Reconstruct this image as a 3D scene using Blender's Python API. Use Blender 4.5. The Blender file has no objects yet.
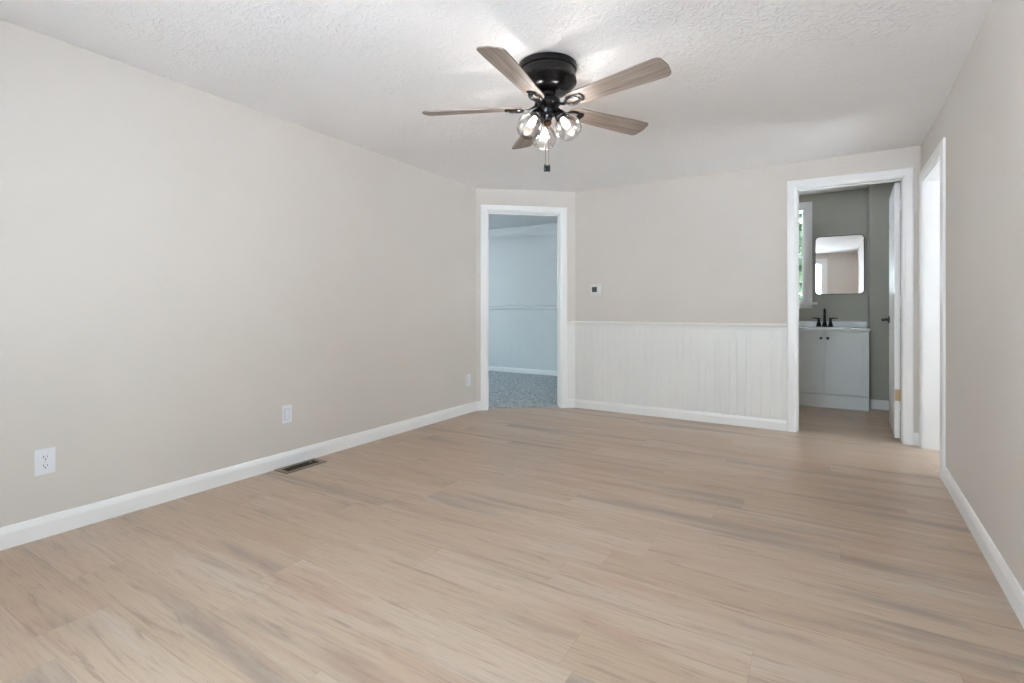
import bpy, bmesh, math, random
from mathutils import Vector, Matrix

random.seed(7)
S = bpy.context.scene
COL = S.collection

# ---------------------------------------------------------------- camera
CAM_H = 1.03
cam_data = bpy.data.cameras.new('camera')
cam = bpy.data.objects.new('camera', cam_data)
COL.objects.link(cam)
cam.location = (0, 0, CAM_H)
cam.rotation_euler = (math.radians(90), 0, math.radians(31.5))
cam_data.sensor_width = 36
cam_data.lens = 501 / 1024 * 36
cam_data.shift_y = -(341.5 - 310) / 1024
cam_data.clip_start = 0.02
S.camera = cam

# ---------------------------------------------------------------- colour management
S.view_settings.view_transform = 'Standard'
S.view_settings.look = 'None'
S.view_settings.gamma = 1
S.view_settings.use_curve_mapping = False
S.view_settings.exposure = 2.3
S.cycles.use_denoising = True
S.cycles.max_bounces = 12
S.cycles.diffuse_bounces = 8
S.cycles.sample_clamp_indirect = 6.0
S.cycles.caustics_reflective = False
S.cycles.caustics_refractive = False


def lin(c):
    return tuple((v / 255 / 12.92) if v / 255 <= 0.04045 else ((v / 255 + 0.055) / 1.055) ** 2.4 for v in c) + (1.0,)


# ---------------------------------------------------------------- world: overcast sky
W = bpy.data.worlds.new('sky')
S.world = W
W.use_nodes = True
wn, wl = W.node_tree.nodes, W.node_tree.links
wn.clear()
wo = wn.new('ShaderNodeOutputWorld')
wb = wn.new('ShaderNodeBackground')
tc = wn.new('ShaderNodeTexCoord')
sp = wn.new('ShaderNodeSeparateXYZ')
cr = wn.new('ShaderNodeValToRGB')
wl.new(tc.outputs['Generated'], sp.inputs[0])
wl.new(sp.outputs['Z'], cr.inputs[0])
cr.color_ramp.elements[0].position = 0.0
cr.color_ramp.elements[0].color = (0.84, 0.91, 1.0, 1)
cr.color_ramp.elements[1].position = 0.7
cr.color_ramp.elements[1].color = (0.70, 0.84, 1.0, 1)
wl.new(cr.outputs[0], wb.inputs[0])
wb.inputs[1].default_value = 3.35
wl.new(wb.outputs[0], wo.inputs[0])


def portal(name, loc, rot, w, h):
    """sky light is gathered through the window opening"""
    l = bpy.data.lights.new(name, 'AREA')
    l.shape = 'RECTANGLE'
    l.size, l.size_y = w, h
    l.cycles.is_portal = True
    o = bpy.data.objects.new(name, l)
    COL.objects.link(o)
    o.location = loc
    o.rotation_euler = rot
    return o


R90 = math.radians(90)
sun_d = bpy.data.lights.new('sun', 'SUN')
sun_d.energy = 30
sun_d.angle = math.radians(1.0)
sun_d.color = (0.94, 0.95, 1.0)
sun = bpy.data.objects.new('sun', sun_d)
COL.objects.link(sun)
sun.rotation_euler = Vector((0.50, 0.48, 0.78)).to_track_quat('Z', 'Y').to_euler()
portal('rear_window_daylight', (-0.90, -0.76, 1.26), (R90, 0, 0), 1.6, 1.62)
portal('bathroom_window_daylight', (-0.46, 6.88, 1.67), (-R90, 0, 0), 0.62, 1.1)
portal('hall_fill_daylight', (2.46, 4.47, 1.2), (R90, 0, R90), 0.72, 1.8)  # fill through the added hall window
portal('bedroom_window_daylight', (-6.30, 5.10, 1.35), (R90, 0, -R90), 1.6, 1.5)

# ---------------------------------------------------------------- materials


def mat(name, rgb, rough=0.5, metal=0.0, bump=None, spec=0.5, coat=0.0):
    m = bpy.data.materials.new(name)
    m.use_nodes = True
    nt = m.node_tree
    b = nt.nodes['Principled BSDF']
    b.inputs['Base Color'].default_value = lin(rgb)
    b.inputs['Roughness'].default_value = rough
    b.inputs['Metallic'].default_value = metal
    b.inputs['Specular IOR Level'].default_value = spec
    b.inputs['Coat Weight'].default_value = coat
    # faint tonal variation so that nothing is a dead flat colour
    g = nt.nodes.new('ShaderNodeNewGeometry')
    n = nt.nodes.new('ShaderNodeTexNoise')
    n.inputs['Scale'].default_value = 2.2
    n.inputs['Detail'].default_value = 3
    nt.links.new(g.outputs['Position'], n.inputs['Vector'])
    mx = nt.nodes.new('ShaderNodeMix')
    mx.data_type = 'RGBA'
    c = lin(rgb)
    mx.inputs[6].default_value = tuple(v * 0.965 for v in c[:3]) + (1,)
    mx.inputs[7].default_value = tuple(min(1, v * 1.035) for v in c[:3]) + (1,)
    nt.links.new(n.outputs['Fac'], mx.inputs[0])
    nt.links.new(mx.outputs[2], b.inputs['Base Color'])
    if bump:
        scale, strength, dist = bump
        n2 = nt.nodes.new('ShaderNodeTexNoise')
        n2.inputs['Scale'].default_value = scale
        n2.inputs['Detail'].default_value = 4
        nt.links.new(g.outputs['Position'], n2.inputs['Vector'])
        bp = nt.nodes.new('ShaderNodeBump')
        bp.inputs['Strength'].default_value = strength
        bp.inputs['Distance'].default_value = dist
        nt.links.new(n2.outputs['Fac'], bp.inputs['Height'])
        nt.links.new(bp.outputs[0], b.inputs['Normal'])
    return m


M = {}
M['wall'] = mat('greige_wall_paint', (208, 201, 194), 0.55, bump=(9, 0.12, 0.01), spec=0.3)
M['white'] = mat('white_trim_paint', (232, 231, 230), 0.35)
M['panel'] = mat('off_white_panel_paint', (226, 225, 222), 0.4)
M['bath_wall'] = mat('bathroom_wall_paint', (172, 169, 158), 0.5)
M['bed_wall'] = mat('bedroom_wall_paint', (207, 211, 211), 0.5)
M['plastic'] = mat('white_plastic', (226, 227, 232), 0.35)
M['thermo'] = mat('off_white_plastic', (214, 214, 210), 0.4)
M['groove'] = mat('shadow_gap_grey', (150, 150, 156), 0.6)
M['dark'] = mat('dark_slot', (28, 28, 30), 0.6)
M['screen'] = mat('thermostat_screen', (74, 84, 80), 0.2)
M['black'] = mat('satin_black_metal', (13, 14, 17), 0.25, 0.3)
M['black_matte'] = mat('matte_black_metal', (16, 16, 17), 0.38, 0.4)
M['bronze'] = mat('dark_bronze', (52, 36, 26), 0.3, 0.85)
M['brass'] = mat('brass', (168, 142, 112), 0.4, 0.9)
M['nickel'] = mat('nickel', (190, 188, 184), 0.3, 0.9)
M['knob'] = mat('dark_chrome', (96, 94, 92), 0.22, 0.95)
M['grille'] = mat('grille_metal', (72, 64, 54), 0.5, 0.5)
M['register'] = mat('brown_register_metal', (140, 126, 110), 0.45, 0.5)
M['register_dark'] = mat('register_duct', (26, 23, 20), 0.8)
M['vanity'] = mat('light_grey_vanity_paint', (222, 225, 226), 0.38)
M['counter'] = mat('white_cultured_marble', (236, 238, 240), 0.15, coat=0.3)
M['lawn'] = mat('pale_gravel', (196, 196, 202), 0.95, bump=(40, 0.6, 0.05))  # paled so that sunlight bounces up to the ceiling
M['bark'] = mat('bark', (92, 76, 62), 0.9, bump=(30, 0.6, 0.02))
M['leaf'] = mat('leaf_green', (58, 76, 50), 0.6)
M['chain'] = mat('pull_chain_metal', (120, 112, 104), 0.35, 0.8)

# textured ceiling (hand-stamped plaster)
m = mat('textured_ceiling_paint', (236, 234, 233), 0.7)
nt = m.node_tree
g = nt.nodes.new('ShaderNodeNewGeometry')
n1 = nt.nodes.new('ShaderNodeTexNoise'); n1.inputs['Scale'].default_value = 26; n1.inputs['Detail'].default_value = 5; n1.inputs['Roughness'].default_value = 0.55; n1.inputs['Distortion'].default_value = 1.6
n2 = nt.nodes.new('ShaderNodeTexNoise'); n2.inputs['Scale'].default_value = 3.2; n2.inputs['Detail'].default_value = 2
rr = nt.nodes.new('ShaderNodeValToRGB'); rr.color_ramp.elements[0].position = 0.47; rr.color_ramp.elements[1].position = 0.66
r2 = nt.nodes.new('ShaderNodeMapRange'); r2.inputs['From Min'].default_value = 0.35; r2.inputs['From Max'].default_value = 0.65; r2.inputs['To Min'].default_value = 0.3; r2.inputs['To Max'].default_value = 1.0
mu = nt.nodes.new('ShaderNodeMath'); mu.operation = 'MULTIPLY'
bp = nt.nodes.new('ShaderNodeBump'); bp.inputs['Strength'].default_value = 0.45; bp.inputs['Distance'].default_value = 0.006
L = nt.links.new
L(g.outputs['Position'], n1.inputs['Vector']); L(g.outputs['Position'], n2.inputs['Vector'])
L(n1.outputs['Fac'], rr.inputs[0]); L(n2.outputs['Fac'], r2.inputs['Value'])
L(rr.outputs[0], mu.inputs[0]); L(r2.outputs[0], mu.inputs[1])
L(mu.outputs[0], bp.inputs['Height']); L(bp.outputs[0], nt.nodes['Principled BSDF'].inputs['Normal'])
M['ceiling'] = m

# carpet
m = mat('grey_carpet', (150, 152, 154), 0.95)
nt = m.node_tree
L = nt.links.new
b = nt.nodes['Principled BSDF']
g = nt.nodes.new('ShaderNodeNewGeometry')
n1 = nt.nodes.new('ShaderNodeTexNoise'); n1.inputs['Scale'].default_value = 30; n1.inputs['Detail'].default_value = 6
cr = nt.nodes.new('ShaderNodeValToRGB')
cr.color_ramp.elements[0].position = 0.35; cr.color_ramp.elements[0].color = lin((132, 136, 138))
cr.color_ramp.elements[1].position = 0.65; cr.color_ramp.elements[1].color = lin((190, 194, 196))
L(g.outputs['Position'], n1.inputs['Vector']); L(n1.outputs['Fac'], cr.inputs[0]); L(cr.outputs[0], b.inputs['Base Color'])
bp = nt.nodes.new('ShaderNodeBump'); bp.inputs['Strength'].default_value = 0.8; bp.inputs['Distance'].default_value = 0.01
L(n1.outputs['Fac'], bp.inputs['Height']); L(bp.outputs[0], b.inputs['Normal'])
M['carpet'] = m

# mirror
m = bpy.data.materials.new('mirror_silver'); m.use_nodes = True
b = m.node_tree.nodes['Principled BSDF']
b.inputs['Base Color'].default_value = (0.9, 0.91, 0.91, 1); b.inputs['Metallic'].default_value = 1; b.inputs['Roughness'].default_value = 0.0
M['mirror'] = m


def glass(name, tint, facing_gain, base):
    m = bpy.data.materials.new(name); m.use_nodes = True
    nt = m.node_tree; nt.nodes.clear(); L = nt.links.new
    out = nt.nodes.new('ShaderNodeOutputMaterial')
    tr = nt.nodes.new('ShaderNodeBsdfTransparent'); tr.inputs[0].default_value = tint
    gl = nt.nodes.new('ShaderNodeBsdfGlossy'); gl.inputs['Roughness'].default_value = 0.03
    lw = nt.nodes.new('ShaderNodeLayerWeight'); lw.inputs[0].default_value = 0.35
    mr = nt.nodes.new('ShaderNodeMapRange'); mr.inputs['To Min'].default_value = base; mr.inputs['To Max'].default_value = facing_gain
    mx = nt.nodes.new('ShaderNodeMixShader')
    L(lw.outputs['Facing'], mr.inputs['Value']); L(mr.outputs[0], mx.inputs[0]); L(tr.outputs[0], mx.inputs[1]); L(gl.outputs[0], mx.inputs[2])
    L(mx.outputs[0], out.inputs[0])
    return m


M['glass'] = glass('window_glass', (0.93, 0.97, 0.96, 1), 0.35, 0.04)
M['shade_glass'] = glass('clear_shade_glass', (0.96, 0.96, 0.96, 1), 0.55, 0.05)


def emit(name, col, strength):
    m = bpy.data.materials.new(name); m.use_nodes = True
    nt = m.node_tree; nt.nodes.clear()
    o = nt.nodes.new('ShaderNodeOutputMaterial'); e = nt.nodes.new('ShaderNodeEmission')
    e.inputs[0].default_value = col; e.inputs[1].default_value = strength
    nt.links.new(e.outputs[0], o.inputs[0]); return m


M['bulb'] = emit('lit_bulb', (1.0, 0.93, 0.84, 1), 1.3)

# vinyl plank floor ------------------------------------------------
m = bpy.data.materials.new('light_oak_vinyl_plank'); m.use_nodes = True
nt = m.node_tree; b = nt.nodes['Principled BSDF']; L = nt.links.new
ND = nt.nodes.new


def math_node(op, a=None, bb=None):
    n = ND('ShaderNodeMath'); n.operation = op
    for i, v in enumerate((a, bb)):
        if v is None: continue
        if isinstance(v, (int, float)): n.inputs[i].default_value = v
        else: L(v, n.inputs[i])
    return n.outputs[0]


geo = ND('ShaderNodeNewGeometry'); sx = ND('ShaderNodeSeparateXYZ'); L(geo.outputs['Position'], sx.inputs[0])
PX, PY = sx.outputs[0], sx.outputs[1]
PW, PL = 0.188, 1.22
yr = math_node('DIVIDE', math_node('SUBTRACT', PY, 1.69), PW)
row = math_node('FLOOR', yr); fy = math_node('FRACT', yr)
wn1 = ND('ShaderNodeTexWhiteNoise'); wn1.noise_dimensions = '1D'; L(math_node('ADD', row, 40.5), wn1.inputs['W'])
xr = math_node('ADD', math_node('DIVIDE', PX, PL), math_node('MULTIPLY', wn1.outputs['Value'], 5.0))
colid = math_node('FLOOR', xr); fx = math_node('FRACT', xr)
cv = ND('ShaderNodeCombineXYZ'); L(row, cv.inputs[0]); L(colid, cv.inputs[1])
wn2 = ND('ShaderNodeTexWhiteNoise'); wn2.noise_dimensions = '2D'; L(cv.outputs[0], wn2.inputs['Vector'])
rnd = wn2.outputs['Value']; rc = ND('ShaderNodeSeparateColor'); L(wn2.outputs['Color'], rc.inputs[0])


def grain(sx_, sy_, seed, detail=4, rough=0.55, dist=0.0):
    c = ND('ShaderNodeCombineXYZ')
    L(math_node('ADD', math_node('MULTIPLY', PX, sx_), math_node('MULTIPLY', rc.outputs[0], 37.0 + seed)), c.inputs[0])
    L(math_node('MULTIPLY', PY, sy_), c.inputs[1])
    L(math_node('MULTIPLY', rnd, 91.0 + seed), c.inputs[2])
    n = ND('ShaderNodeTexNoise'); n.inputs['Scale'].default_value = 1; n.inputs['Detail'].default_value = detail
    n.inputs['Roughness'].default_value = rough; n.inputs['Distortion'].default_value = dist
    L(c.outputs[0], n.inputs['Vector']); return n.outputs['Fac']


def ramp(fac, p0, p1):
    r = ND('ShaderNodeMapRange'); r.interpolation_type = 'SMOOTHSTEP'
    r.inputs['From Min'].default_value = p0; r.inputs['From Max'].default_value = p1
    L(fac, r.inputs['Value']); return r.outputs[0]


def mixc(fac, ca, cb, mode='MIX'):
    n = ND('ShaderNodeMix'); n.data_type = 'RGBA'; n.blend_type = mode
    if isinstance(fac, (int, float)): n.inputs[0].default_value = fac
    else: L(fac, n.inputs[0])
    for i, c in ((6, ca), (7, cb)):
        if isinstance(c, tuple): n.inputs[i].default_value = c
        else: L(c, n.inputs[i])
    return n.outputs[2]


c0 = mixc(rnd, lin((180, 156, 134)), lin((190, 169, 150)))
c0 = mixc(math_node('MULTIPLY', ramp(grain(1.1, 8, 3, dist=0.3), 0.50, 0.70), 0.6), c0, lin((174, 142, 122)))      # pinkish heartwood
c0 = mixc(math_node('MULTIPLY', ramp(grain(0.7, 6.0, 11, dist=0.4), 0.51, 0.71), 0.72), c0, lin((138, 125, 116)))  # grey streaks
c0 = mixc(math_node('MULTIPLY', ramp(grain(0.9, 9, 23), 0.5, 0.75), 0.5), c0, lin((196, 185, 173)))      # limed streaks
c0 = mixc(math_node('MULTIPLY', ramp(grain(2.6, 40, 5, 6, 0.7, 0.9), 0.52, 0.72), 0.6), c0, lin((132, 110, 94)))   # grain
c0 = mixc(math_node('MULTIPLY', ramp(grain(6, 130, 9, 3, 0.7), 0.45, 0.75), 0.4), c0, lin((140, 118, 100)))
# seams
ey = math_node('MULTIPLY', math_node('MINIMUM', fy, math_node('SUBTRACT', 1.0, fy)), PW)
ex = math_node('MULTIPLY', math_node('MINIMUM', fx, math_node('SUBTRACT', 1.0, fx)), PL)
edge = math_node('MINIMUM', ex, ey)
er = ND('ShaderNodeMapRange'); er.inputs['From Min'].default_value = 0.0; er.inputs['From Max'].default_value = 0.0016
er.inputs['To Min'].default_value = 0.28; er.inputs['To Max'].default_value = 0.0; L(edge, er.inputs['Value'])
c0 = mixc(er.outputs[0], c0, lin((110, 92, 78)))
L(c0, b.inputs['Base Color']); b.inputs['Roughness'].default_value = 0.36
b.inputs['Specular IOR Level'].default_value = 0.45
bp = ND('ShaderNodeBump'); bp.inputs['Strength'].default_value = 0.12; bp.inputs['Distance'].default_value = 0.002
L(grain(5, 90, 2, 3), bp.inputs['Height']); L(bp.outputs[0], b.inputs['Normal'])
M['floor'] = m

# fan blade: weathered grey-brown wood, grain along local X
m = bpy.data.materials.new('weathered_oak_blade'); m.use_nodes = True
nt = m.node_tree; b = nt.nodes['Principled BSDF']; L = nt.links.new; ND = nt.nodes.new
tcn = ND('ShaderNodeTexCoord'); mp = ND('ShaderNodeMapping'); mp.inputs['Scale'].default_value = (3, 55, 3)
nn = ND('ShaderNodeTexNoise'); nn.inputs['Scale'].default_value = 1; nn.inputs['Detail'].default_value = 5; nn.inputs['Distortion'].default_value = 0.5
cr = ND('ShaderNodeValToRGB'); cr.color_ramp.elements[0].position = 0.3; cr.color_ramp.elements[1].position = 0.72
cr.color_ramp.elements[0].color = lin((100, 87, 79)); cr.color_ramp.elements[1].color = lin((160, 146, 135))
L(tcn.outputs['Object'], mp.inputs[0]); L(mp.outputs[0], nn.inputs['Vector']); L(nn.outputs['Fac'], cr.inputs[0]); L(cr.outputs[0], b.inputs['Base Color'])
b.inputs['Roughness'].default_value = 0.5
M['blade'] = m

# ---------------------------------------------------------------- mesh helpers


class MB:
    def __init__(self): self.bm = bmesh.new()

    def box(self, x0, x1, y0, y1, z0, z1, mtx=None):
        vs = [self.bm.verts.new(Vector(p) if mtx is None else mtx @ Vector(p)) for p in
              ((x0, y0, z0), (x1, y0, z0), (x1, y1, z0), (x0, y1, z0), (x0, y0, z1), (x1, y0, z1), (x1, y1, z1), (x0, y1, z1))]
        for f in ((3, 2, 1, 0), (4, 5, 6, 7), (0, 1, 5, 4), (1, 2, 6, 5), (2, 3, 7, 6), (3, 0, 4, 7)):
            self.bm.faces.new([vs[i] for i in f])
        return self

    def prism(self, pts, z0, z1, mtx=None):
        """closed outline in XY extruded in Z"""
        T = mtx or Matrix()
        lo = [self.bm.verts.new(T @ Vector((p[0], p[1], z0))) for p in pts]
        hi = [self.bm.verts.new(T @ Vector((p[0], p[1], z1))) for p in pts]
        self.bm.faces.new(lo[::-1]); self.bm.faces.new(hi)
        n = len(pts)
        for i in range(n):
            self.bm.faces.new((lo[i], lo[(i + 1) % n], hi[(i + 1) % n], hi[i]))
        return self

    def lathe(self, prof, n=32, mtx=None, cap=True):
        """prof: list of (r, z); revolved round Z"""
        T = mtx or Matrix()
        rings = []
        for r, z in prof:
            if r < 1e-6: rings.append([self.bm.verts.new(T @ Vector((0, 0, z)))])
            else: rings.append([self.bm.verts.new(T @ Vector((r * math.cos(2 * math.pi * k / n), r * math.sin(2 * math.pi * k / n), z))) for k in range(n)])
        for a, b_ in zip(rings, rings[1:]):
            for k in range(n):
                k2 = (k + 1) % n
                if len(a) == 1 and len(b_) == 1: continue
                if len(a) == 1: self.bm.faces.new((a[0], b_[k2], b_[k]))
                elif len(b_) == 1: self.bm.faces.new((a[k], a[k2], b_[0]))
                else: self.bm.faces.new((a[k], a[k2], b_[k2], b_[k]))
        if cap:
            for rg in (rings[0], rings[-1]):
                if len(rg) > 2:
                    try: self.bm.faces.new(rg)
                    except ValueError: pass
        return self

    def tube(self, pts, rad, n=10, closed=False, flat=1.0, up=Vector((0, 0, 1))):
        pts = [Vector(p) for p in pts]
        rads = rad if isinstance(rad, (list, tuple)) else [rad] * len(pts)
        rings = []
        m_ = len(pts)
        for i, p in enumerate(pts):
            if closed: t = pts[(i + 1) % m_] - pts[i - 1]
            else: t = pts[min(i + 1, m_ - 1)] - pts[max(i - 1, 0)]
            t.normalize()
            u = up if abs(t.dot(up)) < 0.95 else Vector((1, 0.1, 0))
            s = t.cross(u).normalized(); v = s.cross(t).normalized()
            rings.append([self.bm.verts.new(p + rads[i] * (math.cos(2 * math.pi * k / n) * s + flat * math.sin(2 * math.pi * k / n) * v)) for k in range(n)])
        rg = list(zip(rings, rings[1:])) + ([(rings[-1], rings[0])] if closed else [])
        for a, b_ in rg:
            for k in range(n):
                self.bm.faces.new((a[k], a[(k + 1) % n], b_[(k + 1) % n], b_[k]))
        if not closed:
            self.bm.faces.new(rings[0][::-1]); self.bm.faces.new(rings[-1])
        return self

    def profile(self, prof, x0, x1, mtx, miter0=0.0, miter1=0.0):
        """prof in (y, z) extruded along X in a wall frame; miter shifts the ends in proportion to y"""
        a = [self.bm.verts.new(mtx @ Vector((x0 + miter0 * y, y, z))) for y, z in prof]
        c = [self.bm.verts.new(mtx @ Vector((x1 + miter1 * y, y, z))) for y, z in prof]
        n = len(prof)
        self.bm.faces.new(a); self.bm.faces.new(c[::-1])
        for i in range(n):
            self.bm.faces.new((a[i], c[i], c[(i + 1) % n], a[(i + 1) % n]))
        return self

    def build(self, name, material, parent=None, bevel=0.0, smooth=False, loc=None, seg=2):
        bmesh.ops.recalc_face_normals(self.bm, faces=self.bm.faces)
        me = bpy.data.meshes.new(name)
        if loc is not None:
            bmesh.ops.translate(self.bm, verts=self.bm.verts, vec=-Vector(loc))
        if bevel > 0:
            ed = [e for e in self.bm.edges if len(e.link_faces) == 2 and e.calc_face_angle(0) > 0.6]
            bmesh.ops.bevel(self.bm, geom=ed, offset=bevel, segments=seg, profile=0.6, affect='EDGES', clamp_overlap=True)
        if smooth:
            for f in self.bm.faces: f.smooth = True
        self.bm.to_mesh(me); self.bm.free()
        me.materials.append(material)
        o = bpy.data.objects.new(name, me)
        COL.objects.link(o)
        if smooth:
            md = o.modifiers.new('split', 'EDGE_SPLIT'); md.split_angle = math.radians(38)
        if loc is not None: o.location = loc
        if parent is not None:
            o.parent = parent
            if loc is not None: o.location = Vector(loc)
        return o


def structure(o, label=None):
    o['kind'] = 'structure'
    o['category'] = o.name.split('_')[0]
    if label: o['label'] = label
    return o


def tag(o, label, cat, group=None):
    o['label'] = label; o['category'] = cat
    if group: o['group'] = group
    return o


def empty(name, loc, rotz=0):
    o = bpy.data.objects.new(name, None); COL.objects.link(o)
    o.empty_display_size = 0.1
    o.location = loc; o.rotation_euler = (0, 0, rotz)
    return o


def frame(P, Q):
    """wall frame: X along the wall, Y towards the room (right-hand side of P->Q), Z up"""
    P = Vector((P[0], P[1], 0)); Q = Vector((Q[0], Q[1], 0))
    d = (Q - P).normalized(); n = Vector((d.y, -d.x, 0))
    m_ = Matrix(((d.x, n.x, 0, P.x), (d.y, n.y, 0, P.y), (0, 0, 1, 0), (0, 0, 0, 1)))
    return m_, (Q - P).length


def wall(name, P, Q, t, h, mtl, openings=(), e0=0.0, e1=0.0, z0=-0.05, label=None):
    """thick wall with real openings; e0/e1 lengthen its outer face at the corners"""
    T, Ln = frame(P, Q)
    ss = sorted({0.0, Ln, *[v for o in openings for v in o[:2]]})
    zs = sorted({z0, h, *[v for o in openings for v in o[2:4] if v > z0]})
    bm = bmesh.new(); cache = {}

    def V(s, side, z):
        k = (round(s, 5), side, round(z, 5))
        if k not in cache:
            x = s
            if side: x = s - e0 if s == 0.0 else (s + e1 if s == Ln else s)
            cache[k] = bm.verts.new(T @ Vector((x, -t if side else 0, z)))
        return cache[k]

    def solid(i, j):
        if i < 0 or j < 0 or i >= len(ss) - 1 or j >= len(zs) - 1: return False
        cs, cz = (ss[i] + ss[i + 1]) / 2, (zs[j] + zs[j + 1]) / 2
        return not any(o[0] < cs < o[1] and o[2] < cz < o[3] for o in openings)
    for i in range(len(ss) - 1):
        for j in range(len(zs) - 1):
            if not solid(i, j): continue
            a, b_, c, d = ss[i], ss[i + 1], zs[j], zs[j + 1]
            bm.faces.new((V(a, 0, c), V(b_, 0, c), V(b_, 0, d), V(a, 0, d)))
            bm.faces.new((V(a, 1, c), V(a, 1, d), V(b_, 1, d), V(b_, 1, c)))
            if not solid(i - 1, j): bm.faces.new((V(a, 0, c), V(a, 0, d), V(a, 1, d), V(a, 1, c)))
            if not solid(i + 1, j): bm.faces.new((V(b_, 0, c), V(b_, 1, c), V(b_, 1, d), V(b_, 0, d)))
            if not solid(i, j - 1): bm.faces.new((V(a, 0, c), V(a, 1, c), V(b_, 1, c), V(b_, 0, c)))
            if not solid(i, j + 1): bm.faces.new((V(a, 0, d), V(b_, 0, d), V(b_, 1, d), V(a, 1, d)))
    mb = MB(); mb.bm.free(); mb.bm = bm
    o = mb.build(name, mtl)
    return structure(o, label)


BASE = [(0, 0), (0.014, 0), (0.014, 0.066), (0.010, 0.082), (0.006, 0.092), (0, 0.095)]


def baseboard(name, T, x0, x1, m0=0.0, m1=0.0, mtl=None, h=1.0, z=0.0):
    o = MB().profile([(y, zz * h + z) for y, zz in BASE], x0, x1, T, m0, m1).build(name, mtl or M['white'])
    return structure(o)


def casing(name, T, s0, s1, h, w, t, parent=None, mtl=None, both=True, top=None, wl=None, wr=None, floor=0.0):
    """door casing and lining round an opening s0..s1 in a wall of thickness t"""
    mtl = mtl or M['white']
    wl = wl or w; wr = wr or w
    r = 0.006
    mb = MB()
    prof = [(0, 0), (0.009, 0), (0.016, w * 0.25), (0.016, w * 0.85), (0.012, w), (0, w)]
    for side in ((1,) if not both else (1, -1)):
        def P(s, y, z):
            return T @ (Vector((s, y, z)) if side == 1 else Vector((s, -t - y, z)))
        bm = mb.bm
        # one continuous mitred strip: left leg, head, right leg
        loops = []
        for y, q in prof:
            q1 = q / w * wl; q2 = q / w * wr
            loops.append([bm.verts.new(P(s0 - r - q1, y, floor)), bm.verts.new(P(s0 - r - q1, y, h + r + q)),
                          bm.verts.new(P(s1 + r + q2, y, h + r + q)), bm.verts.new(P(s1 + r + q2, y, floor))])
        n = len(prof)
        for i in range(n):
            a, c = loops[i], loops[(i + 1) % n]
            for k in range(3): bm.faces.new((a[k], a[k + 1], c[k + 1], c[k]))
        bm.faces.new([l[0] for l in loops]); bm.faces.new([l[3] for l in loops][::-1])
    o = mb.build(name, mtl, parent)
    structure(o)
    # jamb lining
    j = MB()
    j.box(s0 - 0.016, s0, -t, 0.0005, floor, h + 0.016, T)
    j.box(s1, s1 + 0.016, -t, 0.0005, floor, h + 0.016, T)
    j.box(s0, s1, -t, 0.0005, h, h + 0.016, T)
    j.build('door_jamb', mtl, o)
    return o


# ---------------------------------------------------------------- main room shell
H = 2.28
HW = 2.46
A = (-3.0, 4.19); B = (-2.2, 4.87); Cc = (0.66, 4.86); Dc = (0.648, 3.92); E_ = (0.572, 2.1); Fc = (0.572, -0.6); G = (-3.0, -0.6)

WT = 0.12
wall('wall_left', G, A, WT, HW, M['wall'], (), WT, WT * 0.462, label='long greige wall on the left of the room')
T_ANG, L_ANG = frame(A, B)
wall('wall_corner', A, B, WT, HW, M['wall'], [(0.109, 0.901, -0.05, 2.056)], WT * 0.462, WT * 0.368, label='short angled wall holding the bedroom doorway')
T_BACK, L_BACK = frame(B, Cc)
sb0, sb1 = -0.157 + 2.2, 0.549 + 2.2
wall('wall_back', B, Cc, WT, HW, M['wall'], [(sb0 - 0.016, sb1 + 0.016, -0.05, 2.066)], WT * 0.368, WT, label='back wall with white wainscot and bathroom doorway')
# right wall: far piece with the side doorway, then the long near piece
T_R1, L_R1 = frame(Cc, Dc)
wall('wall_right', Cc, Dc, 0.20, HW, M['wall'], [(0.074, 0.846, -0.05, 2.0)], 0.0, 0.0, label='right wall piece around the side doorway')
T_R2, L_R2 = frame(Dc, E_)
wall('wall_right_middle', Dc, E_, WT, HW, M['wall'], (), 0.0, 0.0, label='greige wall along the right edge of the photo')
T_R3, L_R3 = frame(E_, Fc)
wall('wall_right_near', E_, Fc, WT, HW, M['wall'], (), 0.0, WT, label='right wall beside the camera')
T_REAR, L_REAR = frame(Fc, G)
rw0, rw1 = 0.68, 2.28
wall('wall_rear', Fc, G, WT, HW, M['wall'], [(rw0, rw1, 0.45, 2.07)], WT, WT, label='wall behind the camera with a wide window')

# ---------------------------------------------------------------- neighbouring rooms
# bathroom
BY0, BY1 = 4.98, 6.70
BX0, BX1 = -1.20, 0.80
wall('wall_bathroom_left', (BX0, BY0), (BX0, BY1), 0.06, HW, M['bath_wall'], (), 0, 0.06, label='left wall of the bathroom')
bw0, bw1 = -0.137 - 0.60 - BX0, -0.137 - BX0
T_BB, L_BB = frame((BX0, BY1), (BX1, BY1))
wall('wall_bathroom_back', (BX0, BY1), (BX1, BY1), WT, HW, M['bath_wall'], [(bw0, bw1, 1.12, 2.2)], 0, WT, label='grey bathroom wall behind the vanity and mirror')
wall('wall_bathroom_right', (BX1, BY1), (BX1, BY0), 0.06, HW, M['bath_wall'], (), 0, 0, label='right wall of the bathroom')
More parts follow.
